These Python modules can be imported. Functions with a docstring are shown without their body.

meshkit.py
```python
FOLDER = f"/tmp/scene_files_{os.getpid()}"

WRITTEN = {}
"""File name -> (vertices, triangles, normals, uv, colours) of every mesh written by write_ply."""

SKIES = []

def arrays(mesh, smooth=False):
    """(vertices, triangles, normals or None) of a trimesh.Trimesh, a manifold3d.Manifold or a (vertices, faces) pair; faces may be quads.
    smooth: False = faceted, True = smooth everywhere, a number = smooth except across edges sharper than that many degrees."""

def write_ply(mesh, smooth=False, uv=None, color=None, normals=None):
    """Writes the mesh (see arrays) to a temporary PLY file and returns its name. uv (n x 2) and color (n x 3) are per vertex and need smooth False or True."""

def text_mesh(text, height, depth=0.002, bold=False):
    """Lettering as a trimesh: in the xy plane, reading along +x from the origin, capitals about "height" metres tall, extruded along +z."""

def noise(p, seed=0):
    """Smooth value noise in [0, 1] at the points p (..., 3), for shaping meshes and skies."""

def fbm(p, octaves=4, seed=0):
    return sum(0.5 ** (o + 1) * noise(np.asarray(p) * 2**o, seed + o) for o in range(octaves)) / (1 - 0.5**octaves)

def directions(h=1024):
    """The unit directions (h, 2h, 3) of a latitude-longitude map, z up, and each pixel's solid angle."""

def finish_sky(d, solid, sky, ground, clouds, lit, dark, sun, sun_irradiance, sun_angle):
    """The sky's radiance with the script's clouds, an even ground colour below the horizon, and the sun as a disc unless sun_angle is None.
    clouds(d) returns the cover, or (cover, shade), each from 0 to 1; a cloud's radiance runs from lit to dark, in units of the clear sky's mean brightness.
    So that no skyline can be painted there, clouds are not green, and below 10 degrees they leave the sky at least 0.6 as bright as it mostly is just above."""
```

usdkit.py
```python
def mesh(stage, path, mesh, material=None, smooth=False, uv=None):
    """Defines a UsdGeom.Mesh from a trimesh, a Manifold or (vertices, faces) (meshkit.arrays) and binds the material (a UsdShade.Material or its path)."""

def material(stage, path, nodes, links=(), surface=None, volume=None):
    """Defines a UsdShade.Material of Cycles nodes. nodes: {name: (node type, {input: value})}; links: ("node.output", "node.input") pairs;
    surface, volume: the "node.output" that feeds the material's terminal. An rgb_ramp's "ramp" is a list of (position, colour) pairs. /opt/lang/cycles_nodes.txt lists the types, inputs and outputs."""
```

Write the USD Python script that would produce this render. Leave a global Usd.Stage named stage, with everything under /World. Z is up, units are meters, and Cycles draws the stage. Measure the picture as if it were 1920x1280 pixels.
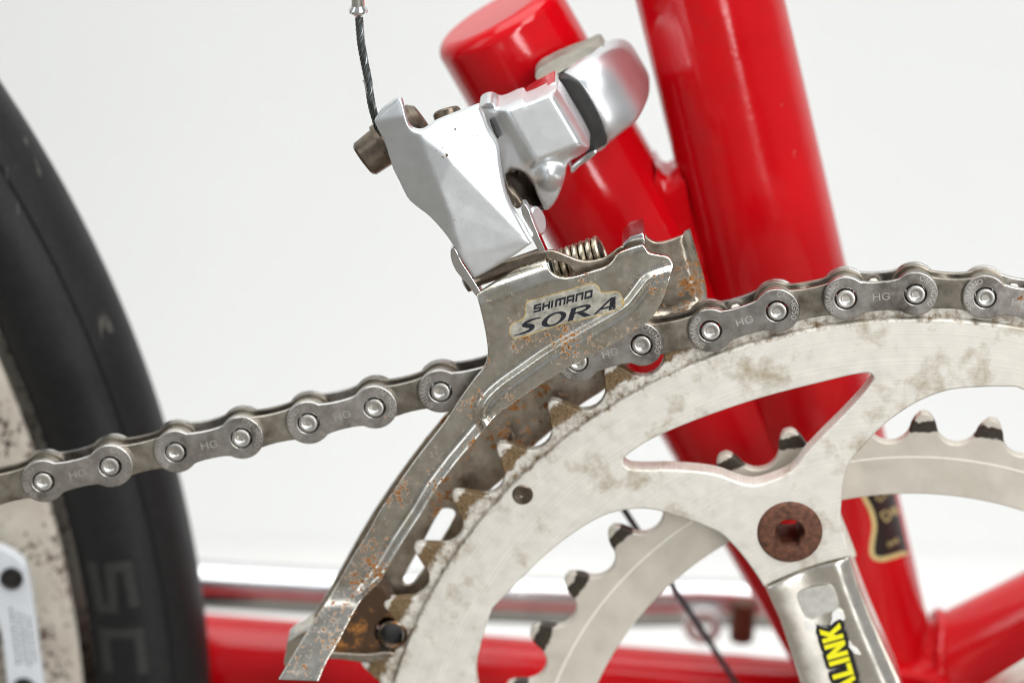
import math, numpy as np, trimesh, usdkit, meshkit
import mapbox_earcut as earcut
import manifold3d as m3
from shapely.geometry import Polygon, LineString, Point, MultiPolygon, box as sbox
from shapely.ops import unary_union
from shapely import affinity
from scipy.interpolate import LinearNDInterpolator, NearestNDInterpolator
from scipy.interpolate import RegularGridInterpolator
from scipy.ndimage import gaussian_filter
from scipy.spatial import cKDTree, Delaunay
from shapely import contains_xy, distance as sdist, points as spoints
from pxr import Usd, UsdGeom, UsdLux, UsdShade, Gf, Sdf

rng = np.random.default_rng(7)
stage = Usd.Stage.CreateInMemory()
UsdGeom.SetStageUpAxis(stage, UsdGeom.Tokens.z)
UsdGeom.SetStageMetersPerUnit(stage, 1.0)
UsdGeom.Xform.Define(stage, '/World')
stage.SetDefaultPrim(stage.GetPrimAtPath('/World'))
UsdGeom.Scope.Define(stage, '/World/Looks')
MM = 0.001
# Bicycle space, millimetres: x along the bicycle to its front, y away from the viewer, z up.
# y = 0 is the plane of the large chainring.

# ------------------------------------------------------------------ camera
TH, PS, RO, FPX, DIST = .3348, -.0305, .0025, 7112.576, 700.0
fw = np.array([math.sin(PS)*math.cos(TH), math.cos(PS)*math.cos(TH), -math.sin(TH)])
rt = np.cross(fw, [0, 0, 1.]); rt /= np.linalg.norm(rt); up = np.cross(rt, fw)
rt, up = math.cos(RO)*rt + math.sin(RO)*up, -math.sin(RO)*rt + math.cos(RO)*up
CAM = -DIST*fw
cam = UsdGeom.Camera.Define(stage, '/World/camera')
M = Gf.Matrix4d(*rt, 0, *up, 0, *(-fw), 0, *(CAM*MM), 1)
cam.AddTransformOp().Set(M)
cam.CreateHorizontalApertureAttr(36.0); cam.CreateVerticalApertureAttr(36.0*682/1024)
cam.CreateFocalLengthAttr(36.0*FPX/1920)
cam.CreateFStopAttr(9.0); cam.CreateFocusDistanceAttr(0.688)
cam.CreateClippingRangeAttr(Gf.Vec2f(.01, 50))
cam.CreateExposureAttr(-0.02)

# ------------------------------------------------------------------ light
def mat(name, nodes, links=(), surface='p.BSDF'):
    return usdkit.material(stage, '/World/Looks/' + name, nodes, links, surface=surface)
dome = UsdLux.DomeLight.Define(stage, '/World/ambient_light')
UsdShade.MaterialBindingAPI.Apply(dome.GetPrim()).Bind(
    mat('studio_ambient', {'b': ('background_shader', {'color': (.97, .985, 1.0), 'strength': .33})}, surface='b.background'))
def rect(name, pos, target, w, h, inten, col=(1, 1, 1)):
    l = UsdLux.RectLight.Define(stage, '/World/' + name)
    p, t = np.array(pos, float), np.array(target, float)
    z = p - t; z /= np.linalg.norm(z)
    u = np.array([0, 0, 1.]) if abs(z[2]) < .95 else np.array([0, 1., 0])
    x = np.cross(u, z); x /= np.linalg.norm(x); y = np.cross(z, x)
    l.AddTransformOp().Set(Gf.Matrix4d(*x, 0, *y, 0, *z, 0, *p, 1))
    l.CreateWidthAttr(w); l.CreateHeightAttr(h); l.CreateIntensityAttr(inten); l.CreateColorAttr(Gf.Vec3f(*col))
rect('ceiling_softbox', (-.1, -.1, 1.75), (0, .1, 0), 2.2, 1.7, 3.5, (.985, .995, 1))  # out of view overhead, placed to whiten the upward-facing metal
rect('window_light', (.82, -1.9, .42), (0, -.1, .1), .36, 1.45, 14.0, (1, 1, 1))  # out of view at front right, placed for the highlight line on the post
rect('left_softbox', (-1.7, -.9, .8), (0, 0, 0), .9, 1.2, 1.7, (.93, .97, 1))  # out of view, lights the left facet of the link arm
rect('key_softbox', (1.0, -1.1, 1.35), (0, 0, 0), .9, .9, 6.6, (1, .985, .96))  # out of view at upper right, lights the link arm and chainring faces

# ------------------------------------------------------------------ geometry tools
def sstep(x): x = np.clip(x, 0, 1); return x*x*(3-2*x)
def P(pts, Y):
    """points of the photograph's plane (1920 x 1280) brought to the plane y = Y of the bicycle"""
    pts = np.atleast_2d(np.array([p[:2] for p in np.asarray(pts, dtype=object)] if not isinstance(pts, np.ndarray) else pts[:, :2], float))
    d = fw[None]*FPX + rt[None]*(pts[:, :1]-960) + up[None]*(640-pts[:, 1:2])
    t = (np.asarray(Y, float) - CAM[1])/d[:, 1]
    return CAM + d*t[:, None]
def P1(x, y, Y): return P(np.array([[x, y]], float), Y)[0]
def proj(X):
    d = np.atleast_2d(X) - CAM; z = d @ fw
    return np.c_[960 + FPX*(d @ rt)/z, 640 - FPX*(d @ up)/z]
def xz(pts, Y): return P(pts, Y)[:, [0, 2]]
def spline(pts, n=5, closed=True):
    """Catmull-Rom through points; a third entry marks a sharp corner"""
    p = [np.array(q[:2], float) for q in pts]; c = [len(q) > 2 for q in pts]; N = len(p); out = []
    for i in range(N if closed else N-1):
        a, b = p[i], p[(i+1) % N]
        pa = p[i-1] if (closed or i > 0) and not c[i] else 2*a - b
        pb = p[(i+2) % N] if (closed or i+2 < N) and not c[(i+1) % N] else 2*b - a
        d = np.linalg.norm(b-a)
        ma = (b-pa)/(np.linalg.norm(b-pa)+1e-9)*d if not c[i] else (b-a)
        mb = (pb-a)/(np.linalg.norm(pb-a)+1e-9)*d if not c[(i+1) % N] else (b-a)
        for t in np.arange(n)/n:
            h = t*t*(3-2*t)
            out.append(a*(1-h) + b*h + ma*(t**3-2*t*t+t) + mb*(t**3-t*t))
    if not closed: out.append(p[-1])
    return np.array(out)
def rings_of(poly):
    from shapely.geometry.polygon import orient
    poly = orient(poly, 1.0)
    return [np.array(poly.exterior.coords)[:-1]] + [np.array(r.coords)[:-1] for r in poly.interiors]
def inset(r, d):
    a, b = np.roll(r, 1, 0), np.roll(r, -1, 0)
    e1, e2 = r-a, b-r
    n1 = np.c_[-e1[:, 1], e1[:, 0]]/(np.linalg.norm(e1, axis=1)[:, None]+1e-12)
    n2 = np.c_[-e2[:, 1], e2[:, 0]]/(np.linalg.norm(e2, axis=1)[:, None]+1e-12)
    n = n1+n2; n /= (np.linalg.norm(n, axis=1)[:, None]+1e-12)
    k = 1/np.clip((n*n1).sum(1), .6, 1)
    return r + n*(d*k)[:, None]
def slab(poly, y0, y1, b=.2, seg=2, back=None):
    """plate in an xz outline from y0 (towards the viewer) to y1, its edges rounded by b"""
    if isinstance(poly, MultiPolygon): return cat(*[slab(g, y0, y1, b, seg, back) for g in poly.geoms])
    poly = poly.simplify(.004)
    R = rings_of(poly); back = b if back is None else back
    lay = []
    if b > 0:
        for k in range(seg+1):
            a = k/seg*math.pi/2; lay.append((b*(1-math.sin(a)), y0 + b*(1-math.cos(a))))
    else: lay.append((0, y0))
    if back > 0:
        for k in range(seg+1):
            a = k/seg*math.pi/2; lay.append((back*(1-math.cos(a)), y1 - back*(1-math.sin(a))))
    else: lay.append((0, y1))
    V, n = [], sum(map(len, R))
    for o, y in lay:
        q = np.vstack([inset(r, o) if o > 0 else r for r in R]); V.append(np.c_[q[:, 0], np.full(n, y), q[:, 1]])
    F, s0 = [], 0
    for r in R:
        i = s0 + np.arange(len(r)); j = s0 + (np.arange(len(r))+1) % len(r); s0 += len(r)
        for k in range(len(lay)-1):
            A, B = k*n, (k+1)*n
            F += [np.c_[A+i, B+i, B+j], np.c_[A+i, B+j, A+j]]
    ends = np.cumsum([len(r) for r in R]).astype(np.uint32)
    t = earcut.triangulate_float64(np.ascontiguousarray(np.vstack(R)), ends).reshape(-1, 3).astype(int)
    q = np.vstack(R); a, bb, c = q[t[:, 0]], q[t[:, 1]], q[t[:, 2]]
    flip = ((bb-a)[:, 0]*(c-a)[:, 1]-(bb-a)[:, 1]*(c-a)[:, 0]) < 0
    t[flip] = t[flip][:, ::-1]
    F += [t, t[:, ::-1] + (len(lay)-1)*n]
    return np.vstack(V), np.vstack(F)
def cat(*ms):
    V, F, o = [], [], 0
    for m in ms:
        if hasattr(m, 'to_mesh'):
            q = m.to_mesh(); m = (q.vert_properties[:, :3], q.tri_verts)
        elif hasattr(m, 'vertices'): m = (np.asarray(m.vertices), np.asarray(m.faces))
        V.append(np.asarray(m[0], float)); F.append(np.asarray(m[1], int) + o); o += len(m[0])
    return np.vstack(V), np.vstack(F)
def refine(m, L):
    mm = m3.Manifold(m3.Mesh(np.ascontiguousarray(m[0], np.float32), np.ascontiguousarray(m[1], np.uint32)))
    if mm.status() != m3.Error.NoError: raise ValueError(str(mm.status()))
    q = mm.refine_to_length(L).to_mesh()
    return np.array(q.vert_properties[:, :3], float), np.array(q.tri_verts, int)
def taubin(m, it, lam=.5, nu=.52):
    t = trimesh.Trimesh(m[0], m[1], process=False)
    trimesh.smoothing.filter_taubin(t, lamb=lam, nu=nu, iterations=it)
    return np.array(t.vertices), np.array(t.faces)
def lathe(profile, o=(0, 0, 0), axis=(0, 1, 0), n=48):
    """closed solid of revolution: profile of (radius, distance along axis)"""
    pr = np.array(profile, float); k = len(pr)
    th = np.arange(n)/n*2*math.pi
    ax = np.array(axis, float); ax /= np.linalg.norm(ax)
    u = np.cross(ax, [0, 0, 1.] if abs(ax[2]) < .9 else [1., 0, 0]); u /= np.linalg.norm(u); v = np.cross(ax, u)
    V = np.array(o)[None, None] + pr[:, 0][:, None, None]*(np.cos(th)[None, :, None]*u + np.sin(th)[None, :, None]*v) + pr[:, 1][:, None, None]*ax
    V = V.reshape(-1, 3); F = []
    i = np.arange(n); j = (i+1) % n
    for a in range(k-1):
        F += [np.c_[a*n+i, a*n+j, (a+1)*n+j], np.c_[a*n+i, (a+1)*n+j, (a+1)*n+i]]
    m = trimesh.Trimesh(V, np.vstack(F), process=False); m.merge_vertices(digits_vertex=6)
    m.update_faces(m.nondegenerate_faces(1e-12)); m.remove_unreferenced_vertices()
    if np.linalg.norm(pr[0]-pr[-1]) < 1e-9 or (pr[0, 0] == 0 and pr[-1, 0] == 0):
        if m.volume < 0: m.invert()
    return np.array(m.vertices), np.array(m.faces)
def tube(path, r, n=16, caps=True):
    p = np.array(path, float); r = np.broadcast_to(np.array(r, float), (len(p),))
    T = np.gradient(p, axis=0); T /= np.linalg.norm(T, axis=1)[:, None]
    u = np.cross(T[0], [.123, .45, .88]); u /= np.linalg.norm(u); V = []
    th = np.arange(n)/n*2*math.pi
    for k in range(len(p)):
        u = u - T[k]*(u @ T[k]); u /= np.linalg.norm(u); v = np.cross(T[k], u)
        V.append(p[k] + r[k]*(np.cos(th)[:, None]*u + np.sin(th)[:, None]*v))
    F = []; i = np.arange(n); j = (i+1) % n
    for a in range(len(p)-1): F += [np.c_[a*n+i, a*n+j, (a+1)*n+j], np.c_[a*n+i, (a+1)*n+j, (a+1)*n+i]]
    V = np.vstack(V)
    if caps:
        c0, c1 = len(V), len(V)+1; V = np.vstack([V, p[:1], p[-1:]]); e = (len(p)-1)*n
        F += [np.c_[np.full(n, c0), j, i], np.c_[np.full(n, c1), e+i, e+j]]
    return V, np.vstack(F)
def dens(lines, step=8):
    """polylines of (px, py, Y) sampled evenly"""
    out = []
    for L in lines:
        L = np.array(L, float)
        for a, b in zip(L[:-1], L[1:]):
            k = max(1, int(np.linalg.norm((b-a)[:2])/step)); out.append(a + (b-a)*(np.arange(k)/k)[:, None])
        out.append(L[-1:])
    return np.vstack(out)
def yfield(lines, step=8, sigma=0):
    """depth interpolated between polylines of (px, py, Y); creases rounded by sigma"""
    q = dens(lines, step); q = q[np.unique(np.round(q[:, :2], 1), axis=0, return_index=True)[1]]
    f, g = LinearNDInterpolator(q[:, :2], q[:, 2]), NearestNDInterpolator(q[:, :2], q[:, 2])
    def raw(px):
        y = f(px); bad = np.isnan(y); y[bad] = g(px[bad]); return y
    if not sigma: return raw
    lo, hi = q[:, :2].min(0)-25, q[:, :2].max(0)+25; h = 1.5
    gx, gy = np.arange(lo[0], hi[0], h), np.arange(lo[1], hi[1], h)
    Z = raw(np.stack(np.meshgrid(gx, gy, indexing='ij'), -1).reshape(-1, 2)).reshape(len(gx), len(gy))
    R = RegularGridInterpolator((gx, gy), gaussian_filter(Z, sigma/h), bounds_error=False, fill_value=None)
    return lambda px: R(px)
def trifield(pts, tris, sigma=2.0, extra=None):
    """depth over explicit facets: pts {name: (px, py, Y)}, tris as strings of names split by spaces"""
    T = [np.array([pts[n] for n in t.split()], float) for t in tris]
    al = np.vstack(T); lo, hi = al[:, :2].min(0)-20, al[:, :2].max(0)+20; h = 1.0
    gx, gy = np.arange(lo[0], hi[0], h), np.arange(lo[1], hi[1], h)
    G = np.stack(np.meshgrid(gx, gy, indexing='ij'), -1).reshape(-1, 2); best = np.full(len(G), -9.0); Z = np.zeros(len(G))
    for t in T:
        A = np.c_[t[1, :2]-t[0, :2], t[2, :2]-t[0, :2]]; uv = (G-t[0, :2]) @ np.linalg.inv(A).T
        w = np.minimum(np.minimum(uv[:, 0], uv[:, 1]), 1-uv.sum(1))
        size = math.sqrt(abs(np.linalg.det(A))); w = np.where(w >= 0, 1, w*size)
        z = t[0, 2] + uv @ (t[1:, 2]-t[0, 2]); k = w > best; best[k] = w[k]; Z[k] = z[k]
    Z = gaussian_filter(Z.reshape(len(gx), len(gy)), sigma/h, mode='nearest')
    R = RegularGridInterpolator((gx, gy), Z, bounds_error=False, fill_value=None)
    return (lambda px: R(px) + extra(px)) if extra else (lambda px: R(px))
def resample(r, L):
    d = np.r_[0, np.cumsum(np.linalg.norm(np.diff(np.vstack([r, r[:1]]), axis=0), axis=1))]
    out = []
    for k in range(len(r)):
        a, b = r[k], r[(k+1) % len(r)]; n = max(1, int(math.ceil((d[k+1]-d[k])/L)))
        out.append(a + (b-a)*(np.arange(n)/n)[:, None])
    return np.vstack(out)
def gridplate(pg, thick, b=.3, L=.6, seg=3):
    """plate over an xz outline with rounded edges and evenly triangulated faces; columns x, depth, z"""
    if isinstance(pg, MultiPolygon): return cat(*[gridplate(g, thick, b, L, seg) for g in pg.geoms])
    pg = pg.simplify(.01)
    R = [resample(r, L) for r in rings_of(pg)]
    core_ = [inset(r, b) for r in R]
    cp = Polygon(core_[0], core_[1:]).buffer(0)
    lo, hi = np.array(pg.bounds[:2]), np.array(pg.bounds[2:])
    gx, gz = np.arange(lo[0], hi[0], L), np.arange(lo[1], hi[1], L*.87)
    G = np.array([(x + (L/2 if k % 2 else 0), z) for k, z in enumerate(gz) for x in gx])
    safe = cp.buffer(-.55*L)
    G = G[contains_xy(safe, G[:, 0], G[:, 1])]
    nb = sum(map(len, R)); q = np.vstack(core_ + [G])
    T = Delaunay(q).simplices; c = q[T].mean(1); T = T[contains_xy(cp.buffer(.02), c[:, 0], c[:, 1])]
    a_, b_, c_ = q[T[:, 0]], q[T[:, 1]], q[T[:, 2]]
    ar = (b_-a_)[:, 0]*(c_-a_)[:, 1]-(b_-a_)[:, 1]*(c_-a_)[:, 0]
    T = T[np.abs(ar) > 1e-7]; ar = ar[np.abs(ar) > 1e-7]; T[ar < 0] = T[ar < 0][:, ::-1]
    lay = [(b*(1-math.sin(k/seg*math.pi/2)), b*(1-math.cos(k/seg*math.pi/2))) for k in range(seg+1)]
    lay += [(b*(1-math.cos(k/seg*math.pi/2)), thick - b*(1-math.sin(k/seg*math.pi/2))) for k in range(seg+1)]
    V = [np.c_[q, np.zeros(len(q))]]; F = [T]; prev = np.arange(nb); off = len(q)
    S = []; o = 0
    for r in R: S.append((o, len(r))); o += len(r)
    for k in range(1, len(lay)):
        ring_ = np.vstack([inset(r, lay[k][0]) if lay[k][0] > 0 else r for r in R])
        V.append(np.c_[ring_, np.full(nb, lay[k][1])]); cur = off + np.arange(nb); off += nb
        for (o, n) in S:
            i = o + np.arange(n); j = o + (np.arange(n)+1) % n
            F += [np.c_[prev[i], cur[i], cur[j]], np.c_[prev[i], cur[j], prev[j]]]
        prev = cur
    V.append(np.c_[G, np.full(len(G), thick)])
    mp = np.r_[prev, off + np.arange(len(G))]; F.append(mp[T][:, ::-1])
    V = np.vstack(V)[:, [0, 2, 1]]; F = np.vstack(F)
    t = trimesh.Trimesh(V, F, process=False); t.update_faces(t.nondegenerate_faces(1e-7))
    return V, np.array(t.faces)
def formed(outline, yf, thick, b=.3, L=.6, smooth=0, yref=0, holes=(), seg=3):
    """a plate of even thickness whose front follows the depth yf; its edges are rounded by b"""
    pg = Polygon(xz(outline, yref)); pg = pg if pg.is_valid else pg.buffer(0)
    for h in holes: pg = pg.difference(Polygon(xz(h, yref)))
    V, F = gridplate(pg, thick, b, L, seg)
    px = proj(np.c_[V[:, 0], np.full(len(V), yref), V[:, 2]])
    w = P(px, yf(px)); w[:, 1] += V[:, 1]
    return w, F
def gslab(pg, y0, y1, b=.3, L=2.0, seg=3):
    v, f = gridplate(pg, y1-y0, b, L, seg); v = v.copy(); v[:, 1] += y0
    return v, f

# ------------------------------------------------------------------ prims
names = {}
def path_for(name, parent):
    k = parent + '/' + name; c = names.get(k, 0); names[k] = c+1
    return k if c == 0 else f'{k}_{c:03d}'
def thing(name, label, cat_, parent='/World'):
    pth = path_for(name, parent); x = UsdGeom.Xform.Define(stage, pth)
    if label: x.GetPrim().SetCustomDataByKey('label', label)
    if cat_: x.GetPrim().SetCustomDataByKey('category', cat_)
    return pth
def put(name, m, material, parent='/World', smooth=32, label=None, kind=None):
    pth = path_for(name, parent)
    v, f = cat(m)
    g = usdkit.mesh(stage, pth, (v*MM, f), material, smooth=smooth)
    g.CreateDoubleSidedAttr(True)
    if label: g.GetPrim().SetCustomDataByKey('label', label)
    if kind: g.GetPrim().SetCustomDataByKey('kind', kind)
    return pth

# ------------------------------------------------------------------ materials
CX, CZ = 76.08, -95.93           # chainring centre
def paint(name, col, rough=.14):
    return mat(name, {
        'g': ('geometry', {}), 'n': ('noise_texture', {'scale': 60., 'detail': 4.}), 'n2': ('noise_texture', {'scale': 700., 'detail': 2.}),
        'r': ('rgb_ramp', {'ramp': [(.3, tuple(c*.84 for c in col)), (.7, col)]}),
        'rr': ('map_range', {'from_min': .3, 'from_max': .7, 'to_min': rough*.7, 'to_max': rough*1.7}),
        'ch': ('noise_texture', {'scale': 330., 'detail': 4., 'roughness': .7}), 'ct': ('map_range', {'from_min': .735, 'from_max': .76, 'clamp': True}),
        'du': ('noise_texture', {'scale': 130., 'detail': 7., 'roughness': .75}), 'dt': ('map_range', {'from_min': .55, 'from_max': .8, 'to_max': .22, 'clamp': True}),
        'm0': ('mix_color', {'b': (.16, .03, .025)}), 'm1': ('mix_color', {'b': (.42, .30, .28)}),
        'b': ('bump', {'strength': .06, 'distance': .0004}),
        'p': ('principled_bsdf', {'coat_weight': 0., 'specular_ior_level': .4})},
        [('g.position', 'n.vector'), ('g.position', 'n2.vector'), ('g.position', 'ch.vector'), ('g.position', 'du.vector'), ('n.fac', 'r.fac'), ('r.color', 'm0.a'), ('du.fac', 'dt.value'), ('dt.result', 'm0.fac'),
         ('m0.result', 'm1.a'), ('ch.fac', 'ct.value'), ('ct.result', 'm1.fac'), ('m1.result', 'p.base_color'), ('n.fac', 'rr.value'), ('rr.result', 'p.roughness'),
         ('n2.fac', 'b.height'), ('b.normal', 'p.normal')])
def metal(name, col, rough, rust=None, dirt=None, metallic=1.0, scale=700., grain=.12, stain=(.20, .16, .08), stain_amt=0.0, fine=2500., rv=(.8, 1.3), jitter=0., rust_low=0., turned=False, rustcol=((.09, .035, .012), (.36, .15, .032)), stain_lo=.50, dirtcol=((.035, .022, .010), (.20, .13, .055))):
    """rust: threshold of noise above which brown spots lie (0.5 many .. 0.8 few)"""
    N = {'g': ('geometry', {}),
         'n': ('noise_texture', {'scale': scale*.35, 'detail': 6., 'roughness': .6}),
         'nf': ('noise_texture', {'scale': fine, 'detail': 3.}),
         'c': ('rgb_ramp', {'ramp': [(.3, tuple(k*(1-grain) for k in col)), (.7, tuple(min(1, k*(1+grain*.5)) for k in col))]}),
         'rg': ('map_range', {'from_min': .3, 'from_max': .7, 'to_min': rough*rv[0], 'to_max': rough*rv[1]}),
         'st': ('noise_texture', {'scale': scale*.13, 'detail': 5., 'roughness': .65}),
         'sr': ('map_range', {'from_min': stain_lo, 'from_max': .74, 'to_min': 0., 'to_max': stain_amt, 'clamp': True}),
         'ms': ('mix_color', {'b': stain}),
         'b': ('bump', {'strength': .12, 'distance': .00008}),
         'p': ('principled_bsdf', {'metallic': metallic})}
    K = [('g.position', 'n.vector'), ('g.position', 'nf.vector'), ('g.position', 'st.vector'), ('n.fac', 'c.fac'), ('n.fac', 'rg.value'), ('st.fac', 'sr.value'),
         ('sr.result', 'ms.fac'), ('c.color', 'ms.a'), ('nf.fac', 'b.height'), ('b.normal', 'p.normal')]
    last, lr = 'ms.result', 'rg.result'
    if rust:
        N['ru'] = ('noise_texture', {'scale': scale, 'detail': 3., 'roughness': .55})
        N['rl'] = ('noise_texture', {'scale': scale*.1, 'detail': 2.})
        N['ra'] = ('math', {'math_type': 'multiply_add', 'value2': .85, 'value3': 0.0})
        N['rs'] = ('math', {'math_type': 'add'})
        N['rt'] = ('map_range', {'from_min': rust, 'from_max': rust+.09, 'clamp': True})
        N['rc'] = ('rgb_ramp', {'ramp': [(.35, rustcol[0]), (.6, rustcol[1])]})
        N['mr'] = ('mix_color', {})
        N['im'] = ('math', {'math_type': 'multiply_add', 'value2': -.9*metallic, 'value3': metallic})
        N['ro'] = ('mix_float', {'b': .85})
        K += [('g.position', 'ru.vector'), ('g.position', 'rl.vector'), ('rl.fac', 'ra.value1'), ('ra.value', 'rs.value1'), ('ru.fac', 'rs.value2'), ('rs.value', 'rt.value'),
              ('nf.fac', 'rc.fac'), ('rt.result', 'mr.fac'), (last, 'mr.a'), ('rc.color', 'mr.b'), ('rt.result', 'im.value1'), ('im.value', 'p.metallic'),
              ('rt.result', 'ro.fac'), (lr, 'ro.a')]
        last, lr = 'mr.result', 'ro.result'
        if rust_low:   # more rust towards the lower end
            N['zx'] = ('separate_xyz', {}); N['zm'] = ('math', {'math_type': 'multiply_add', 'value2': -rust_low, 'value3': 0.})
            N['zs'] = ('math', {'math_type': 'add'})
            K.remove(('rs.value', 'rt.value')); K += [('g.position', 'zx.vector'), ('zx.z', 'zm.value1'), ('zm.value', 'zs.value1'), ('rs.value', 'zs.value2'), ('zs.value', 'rt.value')]
    if dirt:   # worn bands that follow the distance from the chainring's axle: list of (radius mm, amount)
        lo, hi = dirt[0][0], dirt[-1][0]
        N['ve'] = ('vector_math', {'math_type': 'subtract', 'vector2': (CX*MM, 0, CZ*MM)})
        N['vm'] = ('vector_math', {'math_type': 'multiply', 'vector2': (1, 0, 1)})
        N['vl'] = ('vector_math', {'math_type': 'length'})
        N['vn'] = ('math', {'math_type': 'multiply_add', 'value2': .0035, 'value3': -.00175})
        N['vs'] = ('math', {'math_type': 'add'})
        N['vr'] = ('map_range', {'from_min': lo*MM, 'from_max': hi*MM, 'clamp': True})
        N['vc'] = ('rgb_ramp', {'ramp': [((r-lo)/(hi-lo), (a, a, a)) for r, a in dirt]})
        N['vb'] = ('rgb_to_bw', {})
        N['dn'] = ('noise_texture', {'scale': scale*.6, 'detail': 6., 'roughness': .7})
        N['da'] = ('math', {'math_type': 'add'})
        N['dt'] = ('map_range', {'from_min': .92, 'from_max': 1.18, 'clamp': True})
        N['dc'] = ('rgb_ramp', {'ramp': [(.3, dirtcol[0]), (.65, dirtcol[1])]})
        N['md'] = ('mix_color', {})
        N['dm'] = ('math', {'math_type': 'multiply_add', 'value2': -metallic*.8, 'value3': metallic})
        K += [('g.position', 've.vector1'), ('ve.vector', 'vm.vector1'), ('vm.vector', 'vl.vector1'), ('n.fac', 'vn.value1'), ('vn.value', 'vs.value1'), ('vl.value', 'vs.value2'),
              ('vs.value', 'vr.value'), ('vr.result', 'vc.fac'), ('vc.color', 'vb.color'), ('g.position', 'dn.vector'), ('vb.val', 'da.value1'), ('dn.fac', 'da.value2'),
              ('da.value', 'dt.value'), ('dt.result', 'md.fac'), (last, 'md.a'), ('nf.fac', 'dc.fac'), ('dc.color', 'md.b')]
        if turned:     # faint machining rings
            N['tn'] = ('noise_texture', {'dimensions': '1D', 'scale': 4200., 'detail': 3.}); N['tr'] = ('map_range', {'from_min': .3, 'from_max': .7, 'to_min': .90, 'to_max': 1.04}); N['th'] = ('hsv', {})
            K += [('vl.value', 'tn.w'), ('tn.fac', 'tr.value'), ('tr.result', 'th.value'), (last, 'th.color')]
            K.remove((last, 'md.a')); K.append(('th.color', 'md.a'))
        if not rust: K += [('dt.result', 'dm.value1'), ('dm.value', 'p.metallic')]
        last = 'md.result'
    if jitter:   # every piece a little lighter or darker
        N['oi'] = ('object_info', {}); N['jv'] = ('map_range', {'to_min': 1-jitter, 'to_max': 1+jitter}); N['jh'] = ('hsv', {})
        K += [('oi.random', 'jv.value'), ('jv.result', 'jh.value'), (last, 'jh.color')]; last = 'jh.color'
    K += [(last, 'p.base_color'), (lr, 'p.roughness')]
    return mat(name, N, K)
def plain(name, col, rough=.6, bump=0., scale=800., var=.1, metallic=0.):
    return mat(name, {'g': ('geometry', {}), 'n': ('noise_texture', {'scale': scale, 'detail': 5.}),
        'r': ('rgb_ramp', {'ramp': [(.3, tuple(c*(1-var) for c in col)), (.7, tuple(min(1, c*(1+var)) for c in col))]}),
        'b': ('bump', {'strength': bump, 'distance': .0003}), 'p': ('principled_bsdf', {'roughness': rough, 'metallic': metallic})},
        [('g.position', 'n.vector'), ('n.fac', 'r.fac'), ('r.color', 'p.base_color'), ('n.fac', 'b.height'), ('b.normal', 'p.normal')])
RED = paint('red_enamel', (.54, .0020, .0062), .11)
CAGE = metal('cage_steel', (.68, .655, .59), .21, rust=1.055, scale=1300., rust_low=1.1, stain=(.40, .33, .16), stain_amt=.55)
INNER = metal('inner_cage_steel', (.46, .41, .34), .30, rust=1.06, scale=1000., stain=(.16, .11, .06), stain_amt=.8)
RUSTED = metal('rusted_steel', (.075, .042, .022), .55, rust=1.02, metallic=.5, scale=500.)
CHROME = metal('chromed_steel', (.80, .81, .82), .16)
SILVER = metal('silver_finish', (.79, .82, .835), .40, metallic=.96, grain=.03, stain=(.5, .46, .38), stain_amt=.12, scale=1500., rust=1.2, rv=(.96, 1.05), rustcol=((.03, .025, .02), (.12, .09, .05)))
BANDM = metal('clamp_silver', (.74, .755, .77), .38, metallic=.94, grain=.02, rv=(.97, 1.04))
CAST = metal('cast_edge', (.34, .33, .28), .6, metallic=.7, grain=.3, fine=1500.)
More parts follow.
